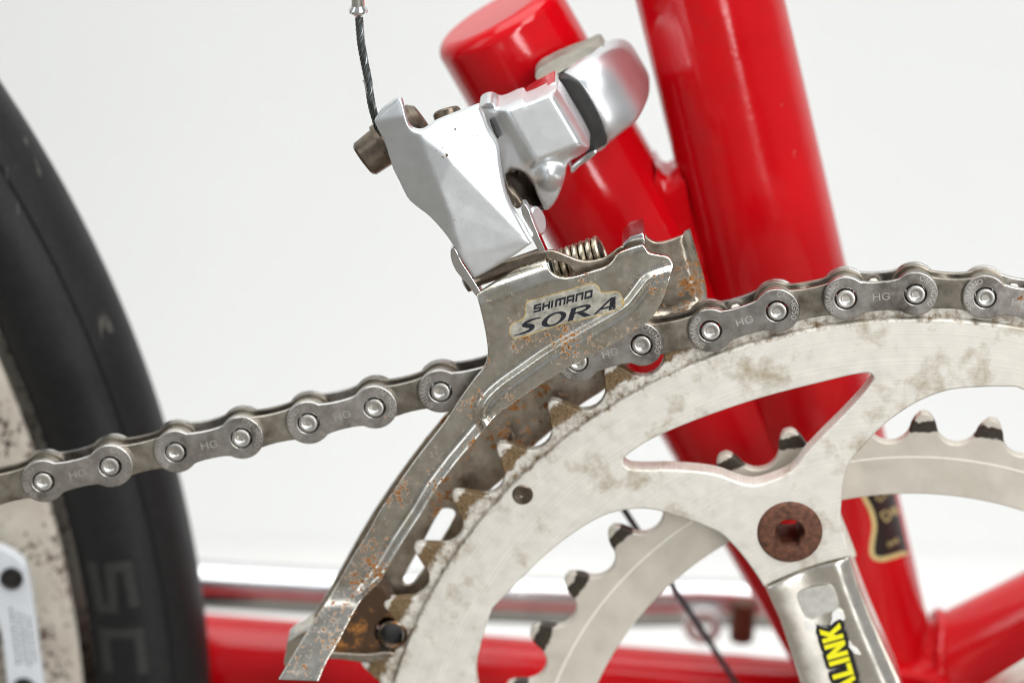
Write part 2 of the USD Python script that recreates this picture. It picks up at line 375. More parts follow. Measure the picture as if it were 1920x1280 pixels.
RINGM = metal('chainring_alloy', (.80, .77, .70), .48, metallic=.36, turned=True, dirtcol=((.055, .032, .014), (.26, .17, .08)), grain=.06, stain=(.33, .26, .15), stain_amt=.85, scale=1000., fine=3800., stain_lo=.535,
              dirt=[(60, 0.), (88, .03), (98, .15), (101.3, .32), (102.3, .54), (104.0, .42), (105.2, .80), (107.4, .78), (108.3, .25), (109.2, .05), (111, 0)])
SMALLM = metal('small_ring_alloy', (.66, .62, .54), .48, metallic=.4, dirtcol=((.012, .009, .007), (.05, .035, .02)), grain=.06, stain=(.40, .35, .27), stain_amt=.4, scale=600.,
               dirt=[(60, 0.), (74, .05), (76.6, .2), (77.4, .98), (79.2, .98), (79.6, .1), (82, 0)])
LINE = plain('turned_line', (.92, .90, .82), .4, var=.03)
POLISH = metal('polished_alloy', (.92, .89, .82), .27, grain=.05, stain=(.55, .5, .38), stain_amt=.4, scale=300.)
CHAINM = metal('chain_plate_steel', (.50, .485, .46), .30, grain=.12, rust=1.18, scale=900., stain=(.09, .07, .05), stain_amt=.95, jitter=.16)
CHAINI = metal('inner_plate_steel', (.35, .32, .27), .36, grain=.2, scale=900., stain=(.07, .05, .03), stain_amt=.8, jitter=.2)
PINM = metal('pin_steel', (.74, .73, .69), .33, grain=.1, jitter=.2)
MARK = metal('stamped_marking', (.66, .645, .61), .38)
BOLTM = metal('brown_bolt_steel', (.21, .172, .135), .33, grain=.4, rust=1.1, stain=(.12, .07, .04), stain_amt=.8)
RUSTB = plain('rusty_bolt', (.125, .050, .028), .62, bump=.5, scale=900., var=.55, metallic=.25)
BRASS = metal('spring_steel', (.50, .44, .34), .3, grain=.2, stain=(.2, .12, .05), stain_amt=.6)
DARK = plain('dark_parts_gap_shade', (.012, .011, .010), .5, var=.4, metallic=0.)  # near-black for dark bolts, also shade painted into gaps and holes
RUBBER = mat('tyre_rubber', {'g': ('geometry', {}), 'n': ('noise_texture', {'scale': 700., 'detail': 5.}), 'm': ('mapping', {'rotation': (0, .75, 0), 'scale': (1, 1, .16)}),
    's': ('noise_texture', {'scale': 420., 'detail': 3.}), 'lo': ('noise_texture', {'scale': 38., 'detail': 2.}), 'a': ('math', {'math_type': 'multiply_add', 'value2': .45, 'value3': 0.}), 'ad': ('math', {'math_type': 'add'}),
    'r': ('rgb_ramp', {'ramp': [(.3, (.0085, .009, .0095)), (.7, (.0135, .014, .0145))]}), 't': ('map_range', {'from_min': .93, 'from_max': 1.0, 'to_max': .4, 'clamp': True}), 'mx': ('mix_color', {'b': (.16, .15, .13)}),
    'rr': ('map_range', {'from_min': .3, 'from_max': .7, 'to_min': .42, 'to_max': .62}), 'b': ('bump', {'strength': .2, 'distance': .0003}), 'p': ('principled_bsdf', {'specular_ior_level': .28})},
    [('g.position', 'n.vector'), ('g.position', 'm.vector'), ('m.vector', 's.vector'), ('g.position', 'lo.vector'), ('lo.fac', 'a.value1'), ('a.value', 'ad.value1'), ('s.fac', 'ad.value2'), ('ad.value', 't.value'), ('n.fac', 'r.fac'),
     ('r.color', 'mx.a'), ('t.result', 'mx.fac'), ('mx.result', 'p.base_color'), ('n.fac', 'b.height'), ('b.normal', 'p.normal'), ('lo.fac', 'rr.value'), ('rr.result', 'p.roughness')])
RUBMARK = plain('tyre_print', (.021, .021, .020), .6, var=.2)
RIMM = metal('rim_alloy', (.58, .54, .46), .5, metallic=.3, rust=1.0, scale=700., rustcol=((.03, .02, .015), (.12, .07, .05)), stain=(.45, .35, .30), stain_amt=.6)
PADM = plain('bracket_alloy', (.74, .78, .82), .35, metallic=.3, var=.04)
INK = plain('print_ink', (.006, .007, .014), .45)
GREYINK = plain('grey_print', (.10, .11, .13), .5)
BADGE = plain('badge_film', (.36, .345, .295), .5, scale=700., var=.4, metallic=.2)
BADGE2 = plain('badge_edge', (.42, .30, .11), .6, scale=900., var=.5)
YEL = plain('yellow_vinyl', (.86, .80, .006), .45, var=.03)
BLK = plain('black_vinyl', (.012, .011, .010), .4)
RESID = plain('sticker_residue', (.50, .49, .45), .6, scale=700., var=.15, metallic=.3)
WHITEV = plain('torn_sticker', (.82, .81, .78), .6, var=.08)
GOLD = plain('gold_print', (.62, .50, .22), .45, var=.1)
CABLE = metal('cable_steel', (.20, .22, .22), .35, grain=.3)
BLACKC = plain('black_cable', (.03, .033, .04), .4)
WALL = plain('white_wall', (.70, .708, .70), .8, scale=5., var=.03)
PAPER = plain('white_floor', (.76, .75, .73), .6, scale=6., var=.03)
FLOOR = plain('unseen_dark_floor', (.15, .135, .115), .7, scale=14., var=.15)  # unseen floor, its darkness chosen for what the metal reflects

# ------------------------------------------------------------------ the setting
GZ = -349.
def quad(a, b, c, d): return (np.array([a, b, c, d], float), np.array([[0, 1, 2], [0, 2, 3]]))
put('wall', quad((-3000, 742, GZ-4), (3000, 742, GZ-4), (3000, 742, 2600), (-3000, 742, 2600)), WALL, smooth=False, kind='structure')
put('ground', quad((-3000, -3200, GZ-4), (3000, -3200, GZ-4), (3000, 742, GZ-4), (-3000, 742, GZ-4)), FLOOR, smooth=False, kind='structure')  # out of view in front, darkens the reflections in chain and cage
put('floor', quad((-2600, 330, GZ), (2600, 330, GZ), (2600, 741, GZ), (-2600, 741, GZ)), PAPER, smooth=False, kind='structure')

bike = thing('bicycle', 'red bicycle seen close up at its crankset, chain and front derailleur', 'bicycle')

# ------------------------------------------------------------------ frame
frame = thing('frame', 'glossy red welded tube frame', None, bike)
YM = 46.
def axis_pt(px, py, Y=YM): return P1(px, py, Y)
R_ST, R_PO = 13.95, 13.3
st0, st1 = axis_pt(1331.5-.237*260, -260), axis_pt(1331.5+.237*1370, 1370)
po0, po1 = axis_pt(926, 24), axis_pt(912+.576*1330, 1330)
def rod(a, b, r, n=96, e=1.6, both=False):
    d = np.linalg.norm(b-a)
    pr = [(0, 0)] + [(r-e*(1-math.sin(t)), e*(1-math.cos(t))) for t in np.linspace(0, math.pi/2, 7)] + [(r, d), (0, d)]
    return lathe(pr, a, b-a, n)
put('seat_tube', rod(st0, st1, R_ST), RED, frame)
put('derailleur_post', rod(po0, po1, R_PO, e=3.0), RED, frame, label='short capped red post carrying the derailleur clamp')
dt0 = axis_pt(1655, 1349); dt1 = axis_pt(1655+.897*900, 1349-.44*900)
put('down_tube', rod(dt0, dt1, 14.3), RED, frame)
bb = np.array([CX, 46, CZ])
put('bottom_bracket_shell', lathe([(0, -16), (16.5, -16), (17.5, -15), (17.5, 15), (16.5, 16), (0, 16)], bb, (0, 1, 0), 96), RED, frame)
# chainstay of the far side and brace behind it
cs = [P1(380-300, 1228-22, 64), P1(380, 1228, 64), P1(900, 1267, 63), P1(1300, 1297, 60), P1(1600, 1325, 56)]
put('chainstay', tube(np.array([cs[0]+(cs[-1]-cs[0])*t for t in np.linspace(0, 1, 12)]), 9.0, 48), RED, frame)
bt = spline([(150, 1080), (385, 1096), (600, 1108), (760, 1116), (920, 1122), (1160, 1130), (1330, 1128), (1480, 1134)], 6, False)
put('chrome_stay', tube(P(bt, 96.), 5.3, 48), CHROME, frame, label='blurred chrome stay on the far side of the bicycle')
put('bridge_washer', lathe([(1.8, 0), (3.8, 0), (4.1, .4), (4.1, 1.6), (1.8, 1.6), (1.8, 0)], P1(1318, 1176, 84), (0, 1, 0), 40), WALL, frame, label='pale round washer')
put('bridge_bolt', lathe([(0, 0), (2.3, 0), (2.6, .5), (2.6, 8.5), (2.3, 9), (0, 9)], P1(1390, 1200, 80), (0.04, 0, 1), 24), RUSTB, frame, label='brown rusty bolt behind the seat tube')
def weld(p, r, s=(1, 1, 1)):
    t = trimesh.creation.icosphere(3, r); v = np.array(t.vertices)
    v *= np.array(s); v *= 1 + .06*(meshkit.noise(v*.5, 3)[:, None]-.5); return v + p, np.array(t.faces)
# fillet web where the post meets the seat tube
web = [P1(1238, 306, YM), P1(1252, 316, YM), P1(1268, 300, YM), P1(1275, 340, YM), P1(1320, 480, YM), P1(1300, 520, YM), P1(1262, 400, YM)]
wp = Polygon([(1225, 290), (1240, 313), (1253, 318), (1266, 305), (1272, 290), (1330, 470), (1320, 560)])
put('weld_bead', taubin(refine(slab(Polygon(xz(np.array(wp.exterior.coords)[:-1], YM)), YM-7, YM+7, 2.5), 1.2), 8), RED, frame)
def seam(axis_a, axis_b, r, o, n=40):   # weld bead ringing the down tube's mitre
    d = axis_b-axis_a; d /= np.linalg.norm(d); u = np.cross(d, [0, 1, 0]); w = np.cross(u, d)
    th = np.linspace(0, 2*math.pi, n*2)
    p = axis_a + d*(o + 3.2*np.cos(2*th))[:, None] + r*(np.cos(th)[:, None]*u + np.sin(th)[:, None]*w)
    rr = 1.25 + .2*np.sin(th*26)
    return tube(p, rr, 12)
put('weld_bead', seam(dt0, dt1, 14.2, 17.5), RED, frame)

# decal on the seat tube: mapped onto the cylinder
def on_cyl(px, a, b, r):
    d = fw[None]*FPX + rt[None]*(px[:, :1]-960) + up[None]*(640-px[:, 1:2]); d /= np.linalg.norm(d, axis=1)[:, None]
    ax = (b-a)/np.linalg.norm(b-a); o = CAM - a
    dp = d - (d @ ax)[:, None]*ax; op = o - (o @ ax)*ax
    A = (dp*dp).sum(1); B = dp @ op; C = op @ op - r*r
    t = (-B - np.sqrt(np.maximum(B*B-A*C, 0)))/A
    return CAM + d*t[:, None]
def sticker_on_tube(poly_px, a, b, r, t0, L=.8):
    m = slab(poly_px if not isinstance(poly_px, list) else Polygon(poly_px), 0, 1, 0)
    v, f = refine(m, L*9)
    q = on_cyl(v[:, [0, 2]]*[1, 1], a, b, r + t0)
    ax = (b-a)/np.linalg.norm(b-a); n = q-a; n -= (n @ ax)[:, None]*ax; n /= np.linalg.norm(n, axis=1)[:, None]
    q = q - n*(v[:, 1:2]*.04)
    return q, f[:, ::-1]
db = spline([(1598, 890), (1618, 936), (1630, 961), (1635, 986), (1632, 1011), (1630, 1033), (1636, 1047), (1651, 1052), (1668, 1049), (1703, 1038, 1), (1682, 945, 1), (1668, 885, 1)], 4)
DB = Polygon(db)
put('decal_border', sticker_on_tube(DB, st0, st1, R_ST, .06), GOLD, frame)
DI = DB.buffer(-9).union(Polygon([(1640, 885), (1668, 885), (1682, 945), (1703, 1034), (1690, 1032), (1672, 1032)]).buffer(0).intersection(DB)).buffer(0)
DI = max(DI.geoms, key=lambda g: g.area) if hasattr(DI, 'geoms') else DI
put('decal', sticker_on_tube(DI, st0, st1, R_ST, .11), BLK, frame, label='black and gold frame decal')
def text_poly(text, h, bold=False):
    t = meshkit.text_mesh(text, h, .01, bold); v = np.array(t.vertices); f = np.array(t.faces)
    top = f[(np.abs(np.array(t.face_normals)[:, 2]-1) < 1e-3)]
    return unary_union([Polygon(v[q][:, :2]) for q in top]).buffer(1e-4*h)
def px_text(text, h, org, ang, bold=False, sx=1.):
    g = affinity.scale(text_poly(text, h, bold), sx, -1, origin=(0, 0))
    return affinity.translate(affinity.rotate(g, ang, origin=(0, 0)), *org)
for t, h, o in (('Crea', 15, (1648, 942)), ('De', 20, (1660, 980)), ('Reg', 9, (1668, 1026))):
    g = px_text(t, h, o, -38).intersection(DI)
    for k in getattr(g, 'geoms', [g]):
        if k.area > 3: put('decal_lettering', sticker_on_tube(k.simplify(.3), st0, st1, R_ST, .16), GOLD, frame)

# ------------------------------------------------------------------ rear wheel
wheel = thing('rear_wheel', 'black tyred rear wheel with pale rim', None, bike)
WX, WZ, WR = -313.7, -97.6, 251.0
wc = np.array([WX, YM, WZ])
def ring_lathe(pr, n=260): return lathe(list(pr)+[pr[0]], wc, (0, 1, 0), n)
tw = 12.6
pr = [(WR - tw + tw*1.0*math.cos(a), tw*math.sin(a)) for a in np.linspace(-2.35, 2.35, 120)]
for gr in (-1.02, 1.02):
    k = int(np.argmin([abs(a-gr) for a in np.linspace(-2.35, 2.35, 120)]))
    pr[k] = (pr[k][0]-.35*math.cos(gr), pr[k][1]-.35*math.sin(gr))
pr += [(WR-tw-9.5, 8.6), (WR-tw-9.5, -8.6)]
put('tyre', ring_lathe(pr), RUBBER, wheel)
rim = [(226.5, -9.2), (226.0, -9.9), (224.5, -10.2), (208, -9.6), (196, -6.5), (192, 0), (196, 6.5), (208, 9.6), (224.5, 10.2), (226.0, 9.9), (226.5, 9.2), (222, 0)]
put('rim', ring_lathe(rim), RIMM, wheel, label='pale alloy rim speckled with dark spots')
put('hub', lathe([(0, -45), (10, -45), (12, -30), (22, -28), (22, -25), (10, -22), (10, 22), (22, 25), (22, 28), (12, 30), (10, 45), (0, 45)], wc, (0, 1, 0), 40), SILVER, wheel)
for k in range(20):
    a = math.radians(18*k+4); s = -1 if k % 2 else 1
    p0 = wc + np.array([20*math.cos(a+.9*s*(1 if k % 4 < 2 else -1)), 26*s, 20*math.sin(a+.9*s*(1 if k % 4 < 2 else -1))]); p1 = wc + np.array([195*math.cos(a), 0, 195*math.sin(a)])
    put('spoke', tube([p0, (p0+p1)/2, p1], .9, 8), CHROME, wheel)
def wheel_text(poly, r0, th0, sgn=-1, side=-1):
    """lettering moulded on the sidewall: u runs along the tyre downwards, v outwards"""
    m = slab(affinity.scale(poly, 1.25, 1.2, origin=(0, 0)), 0, 1, 0); v, f = refine(m, 1.2)
    th = th0 + sgn*v[:, 0]/WR; rr = r0 + v[:, 2]
    rel = (rr - (WR-tw))/tw; y = -tw*np.sqrt(np.clip(1-rel**2, 0, 1))
    n = np.c_[rel*np.cos(th), -np.sqrt(np.clip(1-rel**2, 0, 1)), rel*np.sin(th)]
    q = np.c_[WX + rr*np.cos(th), YM + y, WZ + rr*np.sin(th)] + n*(.12 - .2*v[:, 1:2])
    return q, f[:, ::-1]
def strokes(lines, w, cap='flat'):
    return unary_union([LineString(l).buffer(w/2, cap_style=cap, join_style='mitre') for l in lines])
H = 6.6
glS = strokes([[(8.5, H), (1, H), (1, H*.55), (8.5, H*.45), (8.5, .6), (0, .6)]], 1.7)
glC = strokes([[(8.5, H), (1, H), (1, .6), (8.5, .6)]], 1.7)
glH = strokes([[(1, -.2), (1, H+.8)], [(8, -.2), (8, H+.8)], [(1, H/2), (8, H/2)]], 1.7)
q = P1(196, 1050, YM-11); th0 = math.atan2(q[2]-WZ, q[0]-WX)
for k, g in enumerate((glS, glC, glH, glC)):
    put('tyre_lettering', wheel_text(affinity.translate(g, k*12.2, 0), WR-tw-7.0, th0), RUBMARK, wheel)
# brake arm bracket in front of the rim
brk = thing('brake_bracket', 'pale blue alloy bracket with bolts and small print', None, bike)
bo = spline([(-40, 1020, 1), (2, 1027), (42, 1051), (52, 1072), (65, 1152), (74, 1226), (90, 1330, 1), (18, 1330, 1), (8, 1240), (-3, 1170), (-40, 1100, 1)], 4)
BY = 29.
put('plate', slab(Polygon(xz(bo, BY)), BY, BY+3, .5), PADM, brk)
for (bx, by) in ((22, 1084), (45, 1290)):
    put('bolt', lathe([(0, -.6), (.9, -.6), (1.1, -.2), (1.7, -.2), (2.2, -.7), (2.3, 0), (2.3, 2), (0, 2)], P1(bx, by, BY-.2), (0, 1, 0), 32), DARK, brk)
for k, (lx, w) in enumerate(((20, 2.2), (31, 1.8), (41, 1.8), (52, 1.8))):
    bits = []
    y = 1138 + 6*k
    while y < 1240:
        l = rng.uniform(3, 9); bits.append(Polygon([(lx + (y-1138)*.13 - w, y), (lx + (y-1138)*.13 + w, y), (lx + (y+l-1138)*.13 + w, y+l), (lx + (y+l-1138)*.13 - w, y+l)])); y += l + rng.uniform(2, 4)
    put('print_line', cat(*[slab(Polygon(xz(np.array(b.exterior.coords)[:-1], BY)), BY-.04, BY+.02, 0) for b in bits]), GREYINK, brk, smooth=False)

# ------------------------------------------------------------------ crankset
crank = thing('crankset', 'silver double crankset with worn dirty chainrings', None, bike)
T1, T2 = 53, 39
R1, R2 = 12.7/2/math.sin(math.pi/T1), 12.7/2/math.sin(math.pi/T2)
def sprocket(T, R, phase, tip, rr=3.95, blunt=False):
    """tooth outline with round roller seats; phase: index of a tooth"""
    out = []
    for k in range(T):
        a = 2*math.pi*(k+phase)/T; h = math.pi/T
        # seat centre at a + h
        pts = [(-1.85, .3), (-1.55, .8), (-1.2, tip-.45), (-.75, tip-.08), (-.2, tip), (.35, tip), (.8, tip-.12), (1.15, tip-.5), (1.5, .8), (1.85, .3)] if blunt else [(-1.0, tip-.6), (-.45, tip), (.45, tip), (1.0, tip-.6)]
        for u, r in pts: out.append(((R+r)*math.cos(a+u/R), (R+r)*math.sin(a+u/R)))
        c = np.array([R*math.cos(a+h), R*math.sin(a+h)]); e = np.array([math.cos(a+h), math.sin(a+h)]); tt = np.array([-math.sin(a+h), math.cos(a+h)])
        for b in np.radians(np.linspace(-80, 80, 11) if blunt else np.linspace(-72, 72, 9)):
            out.append(tuple(c - rr*(math.cos(b)*e) + rr*math.sin(b)*tt))
    return Polygon(out)
sp1 = sprocket(T1, R1, 0.02, 2.0)
def cr(pts, Y): return xz(pts, Y) - np.array([CX, CZ])
# the gap between band and tab, and the window between tabs, traced on the tab at 111.7 degrees
YF = -2.6
gap = Polygon(cr(spline([(1171, 858), (1240, 815), (1400, 755), (1550, 715), (1622, 700), (1637, 706), (1632, 722), (1590, 770), (1548, 812), (1510, 852), (1488, 880), (1455, 898), (1408, 909), (1340, 888), (1260, 880), (1190, 880), (1172, 872)], 5), YF))
Lw = [(1000, 1060), (1060, 1010), (1130, 966), (1200, 954), (1236, 955), (1243, 966), (1250, 980), (1290, 974), (1320, 985), (1352, 1000), (1378, 1026), (1402, 1055), (1432, 1100), (1462, 1165), (1500, 1280), (1535, 1390)]
Lw = [(1010, 1053), (1060, 1011), (1130, 968), (1185, 955), (1225, 956), (1262, 966), (1300, 978), (1330, 990), (1352, 1001), (1378, 1026), (1402, 1055), (1432, 1100), (1462, 1165), (1500, 1280), (1545, 1420)]
Rw = [(1725, 1420), (1687, 1280), (1657, 1212), (1635, 1160), (1612, 1100), (1596, 1046), (1586, 1010), (1577, 976), (1578, 940), (1582, 901), (1592, 871), (1612, 845), (1648, 806), (1684, 777), (1725, 752), (1781, 732), (1856, 726), (1905, 726)]
L = cr(spline(Lw, 4, False), YF); Rr = cr(spline(Rw, 4, False), YF)
c72, s72 = math.cos(math.radians(72)), math.sin(math.radians(72))
Rot = Rr @ np.array([[c72, s72], [-s72, c72]])
win = Polygon(np.vstack([L[::-1], Rot[::-1]])[::1]).buffer(0)
if hasattr(win, 'geoms'): win = max(win.geoms, key=lambda g: g.area)
def five(g): return unary_union([affinity.rotate(g, 72*k, origin=(0, 0)) for k in range(5)])
holes = five(win).union(five(gap))
shift = lambda g: affinity.translate(g, CX, CZ)
bolt_a = math.radians(111.7)
# seam between chainring tab and spider arm
sm = cr([(1425, 1102), (1470, 1083), (1510, 1069), (1550, 1057), (1600, 1043)], YF)
seam_r = float(np.hypot(*sm[2])); core = Point(0, 0).buffer(seam_r + .3, 96)
bores = five(Point(65.2*math.cos(bolt_a), 65.2*math.sin(bolt_a)).buffer(4.7))
inner = Point(0, 0).buffer(102.2, 128).difference(holes).difference(core)
inner = inner.buffer(-.12).buffer(.24, join_style='round').buffer(-.12).simplify(.01)
inner = max(inner.geoms, key=lambda g: g.area) if hasattr(inner, 'geoms') else inner
band = sp1.difference(Point(0, 0).buffer(95, 128))
big = put('large_chainring', cat(gslab(shift(band), -1.15, 1.15, .35, 1.6), gslab(shift(inner.difference(bores)), -2.6, 2.2, .45, 2.0)), RINGM, crank, smooth=40, label='large silver chainring with dirty worn teeth')
# pin and dirt-catching rivet in the ring face
put('catch_pin', lathe([(0, 0), (.35, .0), (.55, -.15), (1.7, -.25), (1.95, 0), (1.95, 2), (0, 2)], P1(980, 927, -2.7), (0, 1, 0), 40), BOLTM, crank, label='small grey catch pin on the chainring face')
sp2 = sprocket(T2, R2, .68, 1.7, 4.05, True)
small = sp2.difference(Point(0, 0).buffer(64.5, 128))
tabs2 = five(affinity.rotate(sbox(52, -9, 68, 9), 111.7, origin=(0, 0)))
put('small_chainring', gslab(shift(small.union(tabs2).difference(bores)), 5.9, 8.3, .35, 2.0), SMALLM, crank, smooth=40, label='smaller grey chainring with black worn tooth tips')
put('turned_line', slab(shift(Point(0, 0).buffer(72.13, 128).difference(Point(0, 0).buffer(71.85, 128))), 5.85, 6.2, 0), LINE, crank)
# bolts
for k in range(5):
    a = bolt_a + math.radians(72*k); c = np.array([CX + 65.2*math.cos(a), 0, CZ + 65.2*math.sin(a)])
    if k == 0: c = P1(1481, 999, -3.2)*np.array([1, 0, 1])
    body = lathe([(0, -3.35), (4.6, -3.35), (5.6, -3.15), (6.1, -2.6), (6.1, -1.2), (4.9, -1.2), (4.9, 7.6), (0, 7.6)], c, (0, 1, 0), 72)
    mm = m3.Manifold(m3.Mesh(np.ascontiguousarray(body[0], np.float32), np.ascontiguousarray(body[1], np.uint32)))
    hx = lathe([(0, -6), (2.85, -6), (2.85, 12), (0, 12)], c, (0, 1, 0), 6)
    hc = lathe([(0, -6), (4.4, -6), (2.5, -2.7), (0, -2.7)], c, (0, 1, 0), 36)
    for h in (hx, hc):
        hm = m3.Manifold(m3.Mesh(np.ascontiguousarray(h[0], np.float32), np.ascontiguousarray(h[1], np.uint32)))
        mm = mm - hm
    put('chainring_bolt', mm, RUSTB, crank, label='rusty brown chainring bolt with hexagonal socket' if k == 0 else None)
# spider arms
armL = cr([(1380, 1020), (1402, 1055), (1432, 1100), (1462, 1165), (1500, 1280), (1545, 1420)], YF); armR = cr([(1725, 1420), (1687, 1280), (1657, 1212), (1635, 1160), (1612, 1100), (1596, 1046), (1583, 1000)], YF)
armP = Polygon(np.vstack([armL, armR])).difference(Point(0, 0).buffer(1))
top_arm = armP.intersection(Point(0, 0).buffer(seam_r-.15, 96))
for k in range(5):
    g = shift(affinity.rotate(top_arm, 72*k, origin=(0, 0)))
    # wide chamfer along the flanks
    v, f = gslab(g, -2.45, 9.5, .8, 1.0)
    q = affinity.rotate(LineString(armR), 72*k, origin=(0, 0)); q2 = affinity.rotate(LineString(armL), 72*k, origin=(0, 0))
    pts = v[:, [0, 2]] - [CX, CZ]
    d1 = cKDTree(np.array([q.interpolate(t, True).coords[0] for t in np.linspace(0, 1, 400)])).query(pts)[0]
    d2 = cKDTree(np.array([q2.interpolate(t, True).coords[0] for t in np.linspace(0, 1, 400)])).query(pts)[0]
    front = np.clip((2.0 - v[:, 1])/4, 0, 1)
    v[:, 1] += front*(np.clip(2.6-d1, 0, 3)*.75 + np.clip(1.0-d2, 0, 3)*.8 + 1.0*np.exp(-((d1-d2)/8)**2))
    put('spider_arm', (v, f), POLISH, crank, smooth=28, label='polished alloy spider arm with sticker' if k == 0 else None)
put('spider_hub', lathe([(0, -4), (14, -4), (17, -2.5), (20, 2), (20, 12), (14, 24), (0, 24)], (CX, 0, CZ), (0, 1, 0), 64), POLISH, crank)
# stickers on the arm, flat film just proud of it
def film(poly_px, Y, t=.06):
    out = []
    for g in getattr(poly_px, 'geoms', [poly_px]):
        if g.area < 2: continue
        g2 = Polygon(xz(np.array(g.exterior.coords)[:-1], Y), [xz(np.array(r.coords)[:-1], Y) for r in g.interiors])
        out.append(slab(g2, Y-t, Y+.3, 0))
    return cat(*out)
YA = -2.25
resid = Polygon(spline([(1496, 1118), (1502, 1108), (1545, 1097), (1557, 1098), (1566, 1110), (1572, 1138), (1560, 1146), (1545, 1150), (1530, 1158), (1522, 1160), (1508, 1152)], 4))
put('sticker_residue', film(resid, YA, .02), RESID, crank)
t1 = Polygon([(1560, 1148), (1570, 1141), (1580, 1146), (1584, 1160), (1576, 1165), (1566, 1163), (1556, 1172), (1560, 1160)])
t2 = Polygon([(1508, 1164), (1514, 1162), (1530, 1174), (1534, 1184), (1522, 1180), (1514, 1180)])
t3 = Polygon([(1589, 1200), (1597, 1212), (1606, 1216), (1614, 1227), (1602, 1224), (1592, 1212)])
put('torn_sticker', film(unary_union([t1, t2, t3]), YA, .06), WHITEV, crank)
# yellow letters with thick black outline, reading up the arm
o = np.array([1608., 1330.]); e1 = np.array([-.30, -1.06]); e1 /= np.linalg.norm(e1); e2 = np.array([e1[1], -e1[0]])
def glyphs():
    A = Polygon([(0, 0), (9, 0), (12, 9), (20, 9), (23, 0), (32, 0), (21, 40), (11, 40)]).difference(Polygon([(13.5, 16), (18.5, 16), (16, 27)]))
    Lg = Polygon([(0, 0), (24, 0), (24, 9), (9, 9), (9, 40), (0, 40)])
    I = Polygon([(0, 0), (9, 0), (9, 40), (0, 40)])
    N = Polygon([(0, 0), (9, 0), (9, 22), (21, 0), (30, 0), (30, 40), (21, 40), (21, 18), (9, 40), (0, 40)])
    K = Polygon([(0, 0), (9, 0), (9, 13), (12, 17), (20, 0), (31, 0), (18, 23), (29, 40), (18, 40), (9, 26), (9, 40), (0, 40)])
    x = 0; out = []
    for g, w in ((A, 34), (Lg, 27), (I, 13), (N, 34), (K, 31)):
        out.append(affinity.translate(g, x, 0)); x += w
    return out, x
gl, wid = glyphs()
base = np.array([1574., 1166.]) - e1*wid*.95      # end of the word is at the top
def topx(g):
    return affinity.affine_transform(g, [e1[0]*.95, e2[0]*1.0, e1[1]*.95, e2[1]*1.0, base[0], base[1]])
outl = topx(unary_union([g.buffer(6.5, join_style='round') for g in gl]))
put('sticker_outline', film(outl, YA, .10), BLK, crank)
for g in gl: put('sticker_letter', film(topx(g), YA, .15), YEL, crank, label='yellow letter on the arm sticker')

# ------------------------------------------------------------------ chain
chain = thing('chain', 'greasy steel roller chain running over the large chainring', None, bike)
hp = [(-171, 961), (-45, 932), (80.6, 903.5), (206, 875), (328.6, 848), (452, 822), (577.5, 794), (702, 765), (826, 735), (955, 706), (1083, 678), (1203, 647)]
PC = []
for i, (a, b) in enumerate(hp):
    Yh = -3.6 - max(0, (900-a))/900*2.0
    p = P1(a, b, Yh); PC.append(np.array([p[0], Yh+3.6, p[2]]))
for k in range(9):
    a = (16.44-k)*2*math.pi/T1; PC.append(np.array([CX + R1*math.cos(a), 0, CZ + R1*math.sin(a)]))
def eight(r, w, L=12.7):
    c = unary_union([Point(0, 0).buffer(r, 24), Point(L, 0).buffer(r, 24)])
    xs = np.linspace(0, L, 25); hw = w + (r*.97-w)*(np.abs(xs-L/2)/(L/2))**2.4
    waist = Polygon(np.vstack([np.c_[xs, hw], np.c_[xs, -hw][::-1]]))
    return c.union(waist).buffer(.35).buffer(-.7).buffer(.35).simplify(.02)
out_pl = eight(4.18, 2.75); in_pl = eight(4.1, 2.85)
holes_in = in_pl
def arc_text(t, h, c, r0, th0, y):
    m = meshkit.text_mesh(t, h, .05); v = np.array(m.vertices); th = th0 - v[:, 0]/(r0+h*.5); rr = r0 + v[:, 1]
    return np.c_[c + rr*np.cos(th), y - v[:, 2], rr*np.sin(th)], np.array(m.faces)[:, ::-1]
mtxt = arc_text('SHIMANO', 1.02, 0, 2.72, math.radians(232), -3.32)
mtx2 = arc_text('CN-HG50', 1.02, 12.7, 2.72, math.radians(75), -3.32)
hg = meshkit.text_mesh('HG', 1.35, .05); hv = np.array(hg.vertices)
mtx3 = (np.c_[4.7+hv[:, 0]*1.25, -3.32-hv[:, 2], -.7+hv[:, 1]], np.array(hg.faces)[:, ::-1])
marks = cat(mtxt, mtx2, mtx3)
ph = unary_union([Point(0, 0).buffer(1.98, 20), Point(12.7, 0).buffer(1.98, 20)]); out_pl, in_pl = out_pl.difference(ph), in_pl.difference(ph)
plO = gslab(out_pl, -3.35, -2.35, .26, 1.1); plO2 = slab(out_pl, 2.35, 3.35, .22)
plI = gslab(in_pl, -2.3, -1.3, .24, 1.1); plI2 = slab(in_pl, 1.3, 2.3, .2)
pin = lathe([(0, -3.40), (.62, -3.42), (.8, -3.62), (1.25, -3.80), (1.62, -3.70), (1.75, -3.45), (1.7, -3.2), (1.55, -3.0), (1.55, 3.3), (1.5, 3.6), (0, 3.6)], (0, 0, 0), (0, 1, 0), 32)
roller = lathe([(1.8, -1.25), (3.45, -1.25), (3.6, -1.1), (3.6, 1.1), (3.45, 1.25), (1.8, 1.25), (1.8, -1.25)], (0, 0, 0), (0, 1, 0), 32)
def setup(m, a, b):
    ex = b-a; ex = ex/np.linalg.norm(ex); ey = np.array([0, 1, 0]) - ex*ex[1]; ey /= np.linalg.norm(ey); ez = np.cross(ex, ey)
    k = np.linalg.norm(b-a)/12.7
    v = np.array(m[0])*[k, 1, 1]
    return a + v @ np.vstack([ex, ey, ez]), m[1]
